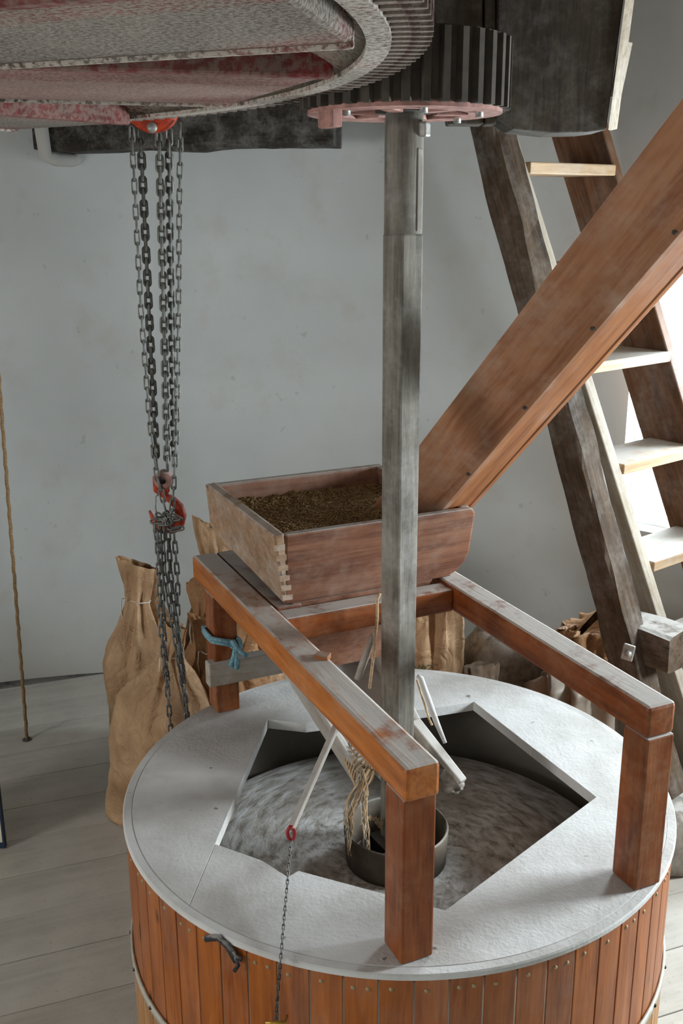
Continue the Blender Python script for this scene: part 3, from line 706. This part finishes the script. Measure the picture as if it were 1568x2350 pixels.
def build_lever():
    t = thing('lever_stick', LA, 'floury square stick with red tip sloping over the stone opening', 'lever')
    d = (LB-LA); beam('stick', LA-d*.12, LB, .017, .017, M['shoe'], t, bevel=.002)
    mb = MB(); q = LB; mb.tube([q+Vector((math.cos(a)*.009, 0, -.012+math.sin(a)*.02)) for a in [2*PI*k/14 for k in range(14)]], .0045, 8, closed=True); tag(part('red_shackle', mb, M['redtip'], t), 'red painted shackle at the tip')
    mb = MB(); mb.tube([LA-d*.06+Vector((-.025, 0, .005)), LA-d*.06+Vector((.03, 0, 0))], .007, 8); part('pivot_peg', mb, M['pale'], t)
    c = thing('pull_chain', at(632, 2345, -.83), 'thin dark chain running from the red-tipped stick over the casing edge', 'chain')
    me = link_mesh('link', .0155, .0085, .0016, M['chain_d'])
    rp = atz(644, 2206, TUN+.005); chain(c, [LB+Vector((0, 0, -.03)), rp, at(632, 2345, rp.y-.018), at(630, 2400, rp.y-.018)], .0135, me, .3)
    h = MB(); e = at(632, 2347, -.80); h.tube([e+Vector((-.022, 0, 0)), e+Vector((.022, .0, 0)), e+Vector((.024, .03, -.01))], .004, 8); part('brass_pin', h, M['brass'], c)
build_lever()

def build_twine():
    rnd = random.Random(11); base = atz(835, 1745, .95)
    t = thing('frayed_twine', base, 'knotted frayed twine hanging from the feed shoe into the stone eye', 'twine')
    mb = MB()
    for k in range(6):
        cpt = atz(815+k*4, 1735+k*9, .955-.004*k); mb.tube([cpt+Vector((math.cos(a)*.030, math.sin(a)*.02, math.sin(a)*.026+math.cos(a)*.012)) for a in [2*PI*i/16 for i in range(16)]], .0032, 6, closed=True)
    part('lashing', mb, M['twine'], t)
    mb = MB(); lp = [(812, 1705), (806, 1720), (815, 1738), (828, 1725), (822, 1700), (810, 1693), (803, 1710), (812, 1745), (838, 1760), (862, 1770), (880, 1790)]
    mb.tube([atz(x, y, .98-.0008*(y-1700)) for x, y in lp], .0075, 8); part('knot', mb, M['twine_g'], t)
    for k in range(26):
        x0 = 838+rnd.uniform(-14, 20); xe = rnd.choice([802, 836])+rnd.uniform(-9, 9); yl = rnd.uniform(1880, 1972)
        pts = []
        for i in range(8):
            s = i/7; x = x0+(xe-x0)*min(1, s*1.5)+rnd.uniform(-5, 5); y = 1765+(yl-1765)*s; pts.append(at(x, y, -.045-.06*s+rnd.uniform(-.008, .008)))
        mb = MB(); mb.tube(pts, rnd.choice([.0012, .0018, .0028]), 5); part('strand', mb, M['twine'] if k % 3 else M['twine_g'], t)
    for k in range(7):
        pts = [at(842+i*7, 1875+rnd.uniform(-6, 6)+i*i*rnd.uniform(.1, 1.6), -.06+.01*i) for i in range(8)]
        mb = MB(); mb.tube(pts, .0014, 5); part('strand', mb, M['twine'], t)
build_twine()

def build_blue():
    c = hp(-.008, 1.335, 1.135); t = thing('blue_rope', c, 'light blue nylon rope knotted around the rear left leg of the frame', 'rope')
    mb = MB(); e = .050
    for k in range(2):
        lo = [(-e, -e), (0, -e-.004), (e, -e), (e+.003, 0), (e, e), (-e, e), (-e-.003, 0)]
        mb.tube([c+HU*a+HV*b+Vector((0, 0, -k*.012+.035*(-a/e)*.5+.01)) for a, b in lo], .0075, 8, closed=True)
    part('loop', mb, M['blue'], t)
    kn = c+HU*.030-HV*.058+Vector((0, 0, -.006)); mb = MB()
    mb.tube([kn+Vector((math.cos(a)*.014, math.sin(a)*.012, math.sin(2*a)*.014)) for a in [2*PI*i/14 for i in range(14)]], .009, 8, closed=True); part('knot', mb, M['blue'], t)
    for dx, dz in ((-.02, -.075), (.0, -.085), (.035, -.04)):
        mb = MB(); mb.tube([kn, kn+Vector((dx*.4, -.012, dz*.5)), kn+Vector((dx, -.006, dz))], [.008, .007, .010], 8); part('rope_end', mb, M['blue'], t)
build_blue()

# ------------------------------------------------------------------ chain hoist
CY = .80
def build_hoist():
    body = at(352, 275, CY)
    t = thing('chain_hoist', body, 'orange red chain hoist hanging half hidden behind the spur wheel rim', 'hoist')
    mb = MB(); mb.lathe([(.0, -.03), (.07, -.03), (.085, -.02), (.085, .02), (.07, .03), (0, .03)], 32)
    link('hoist_body', mb.mesh('hoist_body', M['hookred']), t, Matrix.Translation(body+Vector((0, 0, .045))) @ Matrix.Rotation(PI/2, 4, 'X'))
    mb = MB(); mb.lathe([(0, -.01), (.014, -.01), (.016, .01), (0, .01)], 12); link('axle_nut', mb.mesh('axle_nut', M['bolt']), t, Matrix.Translation(at(350, 293, CY-.035)) @ Matrix.Rotation(PI/2, 4, 'X'))
    mb = MB(); q = body; mb.prism([q+Vector((-.07, -.04, -.01)), q+Vector((.0, -.04, -.035)), q+Vector((.08, -.04, .02)), q+Vector((.0, -.04, .06))], [q+Vector((-.07, -.034, -.01)), q+Vector((.0, -.034, -.035)), q+Vector((.08, -.034, .02)), q+Vector((.0, -.034, .06))]); part('guide_plate', mb, M['hookred'], t)
    mb = MB(); mb.tube([body+Vector((0, 0, .12)), body+Vector((0, 0, 3.60-body.z))], .012, 8); part('hanger_rod', mb, M['iron'], t)
    big = link_mesh('link', .052, .030, .0055, M['chain']); sml = link_mesh('link', .048, .022, .0036, M['chain'])
    PB, PS = .0365, .0395
    c1 = thing('load_chain', at(375, 1090, CY), 'three heavy load chain falls running down to the red hook', 'chain')
    for a, b, y in (((322, 300), (360, 1090), CY), ((365, 305), (385, 1080), CY-.01), ((387, 300), (400, 1085), CY+.02)):
        m0 = at(a[0], a[1], y); m1 = at(b[0], b[1], y); pts = [m0.lerp(m1, s) for s in (0, 1)]
        chain(c1, pts, PB, big, .15, 0)
    c2 = thing('hand_chain', at(400, 1230, CY), 'thin hand chain looped over the red hook with long ends trailing down', 'chain')
    chain(c2, [at(302, 292, CY-.02), at(323, 700, CY-.02), at(343, 960, CY-.02), at(360, 1090, CY-.03), at(380, 1170, CY-.04), at(395, 1205, CY-.04)], PS, sml, .2)
    chain(c2, [at(414, 285, CY-.02), at(410, 700, CY-.02), at(405, 1000, CY-.03), at(398, 1130, CY-.04), at(392, 1200, CY-.045)], PS, sml, .1, 1)
    lows = [[(360, 1195), (364, 1300), (371, 1460), (384, 1580), (393, 1690)], [(372, 1195), (377, 1310), (401, 1460), (424, 1600), (432, 1690)],
            [(384, 1190), (392, 1320), (412, 1480), (430, 1640), (436, 1700)], [(398, 1195), (401, 1240), (408, 1330), (408, 1440), (422, 1560)], [(352, 1190), (368, 1270), (374, 1380), (378, 1480), (388, 1600)]]
    for i, l in enumerate(lows): chain(c2, [at(x, y, CY-.05+.012*i) for x, y in l], PS, sml, .3+i*.5, i)
    rnd = random.Random(4)
    for k in range(9):
        p = at(388+rnd.uniform(-30, 22), 1205+rnd.uniform(-22, 14), CY-.055); e = Matrix.Rotation(rnd.uniform(0, 6), 4, 'X') @ Matrix.Rotation(rnd.uniform(0, 6), 4, 'Y')
        link('link', sml, c2, Matrix.Translation(p) @ e)
    h = thing('hook_block', at(380, 1200, CY), 'red hook block with a steel latch hanging on the load chain', 'hook')
    mb = MB(); cc = at(377, 1100, CY); mb.lathe([(0, -.022), (.026, -.022), (.034, -.014), (.034, .014), (.026, .022), (0, .022)], 24)
    link('block', mb.mesh('block', M['rosy']), h, Matrix.Translation(cc) @ Matrix.Rotation(PI/2, 4, 'X'))
    mb = MB(); mb.lathe([(0, -.03), (.010, -.03), (.010, 0), (0, 0)], 8); link('axle', mb.mesh('axle', M['iron']), h, Matrix.Translation(cc) @ Matrix.Rotation(-PI/2, 4, 'X'))
    mb = MB(); mb.prism([at(350, 1092, CY-.01), at(352, 1128, CY-.01), at(372, 1142, CY-.01), at(390, 1128, CY-.01), at(388, 1098, CY-.01)], [at(350, 1092, CY+.02), at(352, 1128, CY+.02), at(372, 1142, CY+.02), at(390, 1128, CY+.02), at(388, 1098, CY+.02)]); part('cheek_plate', mb, M['hookred'], h, .004)
    mb = MB(); hk = [(376, 1120, 13), (380, 1138, 13), (396, 1148, 15), (410, 1163, 18), (415, 1182, 20), (411, 1202, 19), (396, 1215, 16), (376, 1214, 14), (360, 1203, 12), (350, 1187, 8), (343, 1172, 4)]
    mb.tube([at(x, y, CY) for x, y, r in hk], [r*.00105 for x, y, r in hk], 12); part('hook', mb, M['hookred'], h)
    mb = MB(); mb.tube([at(364, 1135, CY-.015), at(357, 1140, CY-.015), at(357, 1165, CY-.015), at(362, 1195, CY-.01)], .003, 6); part('latch', mb, M['bolt'], h)
build_hoist()

# ------------------------------------------------------------------ timbers
b0, b1 = Vector((-1.60, 2.62, 2.885)), Vector((-.167, 2.317, 2.885))
o = beam('hoist_beam', b0, b1, .20, .19, M['black_beam'], rough=.018, seed=5); tag(o, 'blackened rough timber beam end coming out of the wall', 'beam')
def collar():
    x = (b1-b0).normalized(); y = Vector((0, 0, 1)).cross(x).normalized(); zz = Vector((0, 0, 1)); mb = MB()
    ring = [(-1, -1), (-.4, -1.1), (.4, -1.1), (1, -1), (1.1, 0), (1, 1), (0, 1.1), (-1, 1), (-1.1, 0)]
    mb.tube([Vector((-1.50, 2.60, 2.885)) + y*a*.125 + zz*b*.12 + x*(.03*a) for a, b in ring], .032, 10, closed=True)
    tag(part('trim_1', mb, M['plaster']), 'white plaster collar around the beam in the wall', kind='structure')
collar()

def build_hood():
    Yh = .62
    t = thing('plank_hood', at(1270, 150, Yh), 'dark plank hood hanging between the stone nut and the stair', 'wooden hood')
    def slab(name, pts, d, mat, th=.045):
        pts = [at(x, y, Yh+dd) for x, y, dd in pts]; v = Vector((0, d, 0)); mb = MB(); mb.prism(pts, [p+v for p in pts]); o = part(name, mb, mat, t, .004); return o
    slab('wide_plank', [(1142, -60, 0), (1142, 268, 0), (1180, 296, 0), (1265, 305, 0), (1350, 303, 0), (1392, 298, 0), (1440, -60, 0)], .20, M['hood'])
    slab('narrow_plank', [(1113, -60, .02), (1115, 285, .02), (1139, 285, .02), (1138, -60, .02)], .10, M['hood'])
    slab('side_plank', [(985, -60, .03), (1000, 70, .03), (1030, 285, .03), (1110, 285, .03), (1108, -60, .03)], .10, M['hood'])
    lp = [(1396, 299, -.012), (1411, 296, .06), (1458, -60, .06), (1443, -60, -.012)]
    pts = [at(x, y, Yh+dd) for x, y, dd in lp]; mb = MB(); n = Vector((.012, .016, 0)); mb.prism(pts, [p+n for p in pts]); part('lit_edge_strip', mb, M['stair_lit'], t, .002)  # thin pale strip stands in for the plank's lit right side
    lp = [(1412, 222, .07), (1428, 215, .11), (1453, 97, .11), (1436, 95, .07)]
    pts = [at(x, y, Yh+dd) for x, y, dd in lp]; mb = MB(); n = Vector((-.01, .03, 0)); mb.prism(pts, [p+n for p in pts]); part('cleat', mb, M['stair_lit'], t, .002)
build_hood()

def build_stair():
    t = thing('ladder_stair', (1.35, 1.7, 0), 'steep open wooden stair with worn treads against the right wall', 'stairs')
    KS = .90
    def Lp(z):
        q = CAM.z+(z-CAM.z)/KS; return CAM+(Vector((1.234-.358*(q-.96), 1.65+.08*(q-.96), q))-CAM)*KS
    td = Vector((.446, .35, 0)).normalized(); wd_ = .565*KS
    back = Vector((-td.y, td.x, 0))
    zb, zt = .02, 3.58
    dirn = (Lp(zt)-Lp(zb)).normalized()
    def stringer(off, th, mat, dep=.27, name='stringer', rough=.006, seed=1):
        n = td; a, b = Lp(zb)+td*off, Lp(zt)+td*off; w = back*dep; mb = MB()
        x = dirn; y = n; z = x.cross(y).normalized(); y = z.cross(x)
        Mx = Matrix((x.to_4d(), y.to_4d(), z.to_4d(), (0, 0, 0, 1))).transposed()
        for i in range(3): Mx[3][i] = 0
        Mx.translation = (a+b)/2; inv = Mx.inverted()
        lo = [a, a+n*th, a+n*th+w, a+w]; hi = [b, b+n*th, b+n*th+w, b+w]
        mb.prism([inv @ p for p in lo], [inv @ p for p in hi]); return link(name, mb.mesh(name, mat), t, Mx, .006)
    stringer(-.058, .055, M['stair_lit'], dep=.13)
    stringer(wd_, .05, M['stair'])
    for z in (-.36, .08, .52, .955, 1.395, 1.835, 2.24, 2.655, 3.06, 3.45):
        p = Lp(CAM.z+(z-CAM.z)*KS)
        if p.z < .03: continue
        th = .042; q = [p+td*.002, p+td*(wd_-.002), p+td*(wd_-.002)+back*.24, p+td*.002+back*.24]
        x = td; y = back; Mx = Matrix((x.to_4d(), y.to_4d(), (0, 0, 1, 0), (0, 0, 0, 1))).transposed()
        for i in range(3): Mx[3][i] = 0
        Mx.translation = p+Vector((0, 0, 0)); inv = Mx.inverted(); mb = MB(); mb.prism([inv @ v for v in q], [inv @ (v+Vector((0, 0, th))) for v in q]); link('tread', mb.mesh('tread', M['tread']), t, Mx, .004)
    # old timber leaning against the stair
    A0, A1 = [CAM+(Vector(q)-CAM)*KS for q in ((1.275, 1.345, .03), (.40, 1.83, 3.05))]
    a = thing('slanting_prop', A0, 'rough dark slanting timber prop standing left of the stair', 'timber')
    beam('prop_timber', A0, A1, .105, .135, M['old_grey'], a, up=Vector((.55, -.8, .3)), rough=.014, seed=9)
    pb = at(1512, 1478, 1.02)
    blk = beam('end_block', pb+Vector((-.09, .10, .0)), pb+Vector((.06, -.07, 0)), .15, .16, M['old_grey'], a, rough=.012, seed=3)
    bp = at(1442, 1497, .905)
    mb = MB(); mb.box(-.022, .022, -.006, .006, -.032, .032); link('washer', mb.mesh('washer', M['bolt']), a, Matrix.Translation(bp) @ Matrix.Rotation(.15, 4, 'Y') @ Matrix.Rotation(-.5, 4, 'Z'), .004)
    mb = MB(); mb.lathe([(0, .022), (.010, .022), (.012, .016), (.012, 0), (0, 0)], 6); link('bolt_nut', mb.mesh('bolt_nut', M['bolt']), a, Matrix.Translation(bp+Vector((-.01, -.004, 0))) @ Matrix.Rotation(PI/2, 4, 'X') @ Matrix.Rotation(.6, 4, 'Y'))
build_stair()

# ------------------------------------------------------------------ sacks
def tri(x): return 2*abs(2*((x/(2*PI)) % 1)-1)-1
def paper_sack(label, base, w, d, h, yaw, seed, neck=.80, lean=(0, 0), mat='paper', flare=.62, tie=True, name='paper_sack', pinch=.30, topslant=.0, group=None, sh=.62, cat='paper sack'):
    t = thing(name, base, label, cat, group)
    seg, rings = 72, 56; vs = []; rnd = random.Random(seed); ph = [rnd.uniform(0, 6) for _ in range(4)]; kp = rnd.choice([9, 11, 12])
    cy, sy = math.cos(yaw), math.sin(yaw)
    for i in range(rings+1):
        s = i/rings; z = s*h
        if s < neck:
            u = s/neck; e = max(0, (u-sh)/(1-sh)); e = e*e*(3-2*e); k = 1-(1-pinch)*e
            wx, dy = w/2*(k), d/2*((1-.05*abs(.4-u))*(1-(1-pinch*1.1)*e)); pl = .15*e+.006+.045*max(0, min(1, (u-.25)/.5)); n_ = 4.0-2.0*e
            if u < .06: q = math.sqrt(max(0, 1-(1-u/.06)**2)); wx *= .93+.07*q; dy *= .9+.1*q
        else:
            u = (s-neck)/(1-neck); g = u**.7; wx = w/2*(pinch+(flare-pinch)*g); dy = d/2*(pinch*1.1*(1-g)+.16*g); pl = .13*(1-g)+.05; n_ = 2.0
        for j in range(seg):
            a = 2*PI*j/seg; ca, sa = math.cos(a), math.sin(a)
            r = (abs(ca)**n_+abs(sa)**n_)**(-1/n_)
            pleat = 1+pl*(1.3*tri(kp*a+ph[0]+2.0*s)+.8*tri((kp+6)*a+ph[1]-3*s))
            x, y = wx*r*ca*pleat, dy*r*sa*pleat
            wob = .010*mnoise.noise(Vector((x*9, y*9+seed, z*6)))+.006*mnoise.noise(Vector((a*2.0, z*16, seed)))
            x += wob*ca*1.3; y += wob*sa*1.5
            zz = z + (topslant*(x/(w/2))*.12 if s > neck else 0)*((s-neck)/(1-neck))
            zz += (.02*mnoise.noise(Vector((a*1.5, seed, 1)))*max(0, s-.9)*10)
            X = x*cy-y*sy+lean[0]*s; Y = x*sy+y*cy+lean[1]*s
            vs.append((X, Y, zz))
    fs = [(i*seg+j, i*seg+(j+1) % seg, (i+1)*seg+(j+1) % seg, (i+1)*seg+j) for i in range(rings) for j in range(seg)]
    fs.append(tuple(range(seg))[::-1])
    mb = MB(); mb.add(vs, fs, True); o = link('paper_body', mb.mesh('paper_body', M[mat]), t, Matrix.Translation(base))
    if tie:
        k = int(neck*rings); ring = [Vector(vs[k*seg+j]) for j in range(0, seg, 4)]; cc = sum(ring, Vector())/len(ring)
        ring = [cc+(p-cc)*1.06 for p in ring]
        mb = MB(); mb.tube(ring, .0028, 6, closed=True); q = ring[rnd.randrange(len(ring))]
        jn = min(range(len(ring)), key=lambda i: ring[i].x*.8+ring[i].y*.6); q = ring[jn]
        mb.tube([q, q+Vector((-.012, -.008, .004)), q+Vector((-.016, -.01, -.05)), q+Vector((-.010, -.01, -.11))], .0026, 6)
        link('tie_string', mb.mesh('tie_string', M['white_cord']), t, Matrix.Translation(base))
    return t
paper_sack('leaning creased brown paper sack nearest the casing, behind the trailing chains', Vector((-.985, 1.19, 0)), .40, .27, .93, math.radians(-40), 1, neck=.86, lean=(.15, -.05), pinch=.26, flare=.36, sh=.70)
paper_sack('tall brown paper sack with wide flared top beside the white wall', Vector((-1.03, 1.62, 0)), .36, .30, 1.02, math.radians(-12), 2, neck=.84, lean=(-.03, 0), pinch=.34, flare=.56, topslant=-.4)
paper_sack('brown paper sack with pointed open flap just left of the frame rail', Vector((-.70, 1.80, 0)), .34, .28, 1.12, math.radians(15), 3, neck=.86, lean=(-.03, 0), flare=.6, topslant=-1.0)
paper_sack('brown paper sack with upright torn edge behind the hanging chains', Vector((-.77, 1.52, 0)), .20, .18, 1.00, math.radians(-25), 4, neck=.80, flare=.7, mat='paper_d', topslant=.5)
paper_sack('shadowed dark paper sack between the chains and the rear frame leg', Vector((-.66, 1.26, 0)), .34, .26, .90, math.radians(-15), 5, neck=.87, lean=(.02, 0), mat='paper_d', flare=.95, pinch=.6)  # the darker paper puts this sack's shadow into its colour
paper_sack('crumpled paper sack with pale crinkled top touching the rear frame leg', Vector((-.53, 1.50, 0)), .26, .24, .95, math.radians(20), 6, neck=.90, lean=(-.02, 0), pinch=.75, flare=.55, tie=False)
paper_sack('paper sack with tied neck seen between rear leg and long rail', Vector((-.33, 1.72, 0)), .34, .28, .95, math.radians(5), 8, neck=.82, flare=.7)
t = paper_sack('upright pale brown paper sack with green print right of the shaft', Vector((.20, 1.36, 0)), .27, .24, 1.04, math.radians(3), 9, neck=.97, pinch=.95, flare=.9, tie=False)
fc = bpy.data.curves.new('print', 'FONT'); fc.body = 'VAZ'; fc.size = .042; fc.extrude = .0006
fo = bpy.data.objects.new('print_tmp', fc); COL.objects.link(fo); dg = bpy.context.evaluated_depsgraph_get(); fme = bpy.data.meshes.new_from_object(fo.evaluated_get(dg)); bpy.data.objects.remove(fo)
fme.materials.clear(); fme.materials.append(M['green_ink']); fme.name = 'green_print'
link('green_print', fme, t, Matrix.Translation(at(950, 1541, 1.222)) @ Matrix.Rotation(PI/2, 4, 'X'))
paper_sack('torn open brown paper sack with ragged top behind the right rail', Vector((.95, 1.42, 0)), .34, .24, .86, math.radians(20), 12, neck=.93, pinch=.9, flare=1.0, tie=False, mat='paper_d', topslant=1.2)

def lump(name, label, c, size, yaw, seed, mat, cat='sack', tilt=0.0, p=2.6):
    bm = bmesh.new(); bmesh.ops.create_icosphere(bm, subdivisions=4, radius=1)
    for v in bm.verts:
        n = v.co.copy(); r = (abs(n.x)**p+abs(n.y)**p+abs(n.z)**p)**(-1/p); n = n*r
        q = 1+.12*mnoise.noise(n*1.8+Vector((seed, 0, 0)))+(.05*mnoise.noise(n*5+Vector((0, seed, 0)))-.06*abs(mnoise.noise(Vector((n.x*2.5, n.y*6, n.z*7+seed)))) if p < 5 else 0)
        v.co = Vector((n.x*size[0]*q, n.y*size[1]*q, n.z*size[2]*q))
    for f in bm.faces: f.smooth = True
    me = bpy.data.meshes.new(name); bm.to_mesh(me); bm.free(); me.materials.append(M[mat])
    o = link(name, me, None, Matrix.Translation(c) @ Matrix.Rotation(yaw, 4, 'Z') @ Matrix.Rotation(tilt, 4, 'Y')); return tag(o, label, cat)
lump('cloth_sack', 'filled grey cloth sack slumped behind the casing, right of the paper sack', Vector((.58, 1.45, .59)), (.22, .19, .20), .15, 2, 'cloth')
paper_sack('rumpled brown cloth sack neck beside the green-printed paper sack', Vector((.40, 1.07, 0)), .20, .18, .78, .3, 15, neck=.84, flare=.8, pinch=.5, mat='cloth_d', tie=False, name='cloth_sack', cat='cloth sack')
lump('cloth_sack', 'lower brown cloth sack under the slumped grey one', Vector((.58, 1.44, .20)), (.20, .20, .20), -.1, 7, 'cloth_d')
paper_sack('pale film-wrapped sack behind the casing under the right rail', Vector((.80, 1.08, 0)), .36, .24, .74, .2, 9, neck=.96, pinch=.93, flare=.9, mat='plastic', tie=False, name='plastic_sack', cat='sack')
lump('stone_block', 'grey floury stone block under the foot of the slanting prop', Vector((1.19, .93, .135)), (.19, .15, .135), .3, 12, 'cloth_f', cat='stone block', p=6)

# hanging rope at the left
r0, r1 = atz(62, 1697, 0.0), at(-8, 800, 1.86)
t = thing('sack_rope', r0, 'thin tan rope running down through a hole in the floorboards', 'rope')
mb = MB(); n = 120; d = (r1-r0); top = r0+d*(3.6/d.z); mb.tube([r0.lerp(top, k/n)+Vector((.002*math.cos(k*2.2), .002*math.sin(k*2.2), 0)) for k in range(n+1)], .0085, 8); part('rope_line', mb, M['rope'], t)
mb = MB(); mb.lathe([(.010, .001), (.022, .004), (.024, .0005), (.010, .0)], 16, r0, close=True); part('floor_grommet', mb, M['iron'], t)

# framed board leaning at the left frame edge
p = atz(14, 1945, 0.0)
t = thing('notice_board', p, 'cream board with dark blue edge standing at the left picture border', 'board')
mb = MB(); a = Vector((p.x, p.y, .004)); mb.box(a.x-.55, a.x-.008, a.y-.008, a.y+.008, .03, .56); part('panel', mb, M['signwhite'], t)
for nm, bx in (('edge', (a.x-.008, a.x, a.y-.012, a.y+.012, .004, .56)), ('edge', (a.x-.55, a.x-.008, a.y-.012, a.y+.012, .004, .03)), ('edge', (a.x-.558, a.x-.55, a.y-.012, a.y+.012, .004, .56)), ('edge', (a.x-.558, a.x, a.y-.012, a.y+.012, .56, .57))):
    mb = MB(); mb.box(*bx); part(nm, mb, M['signblue'], t)
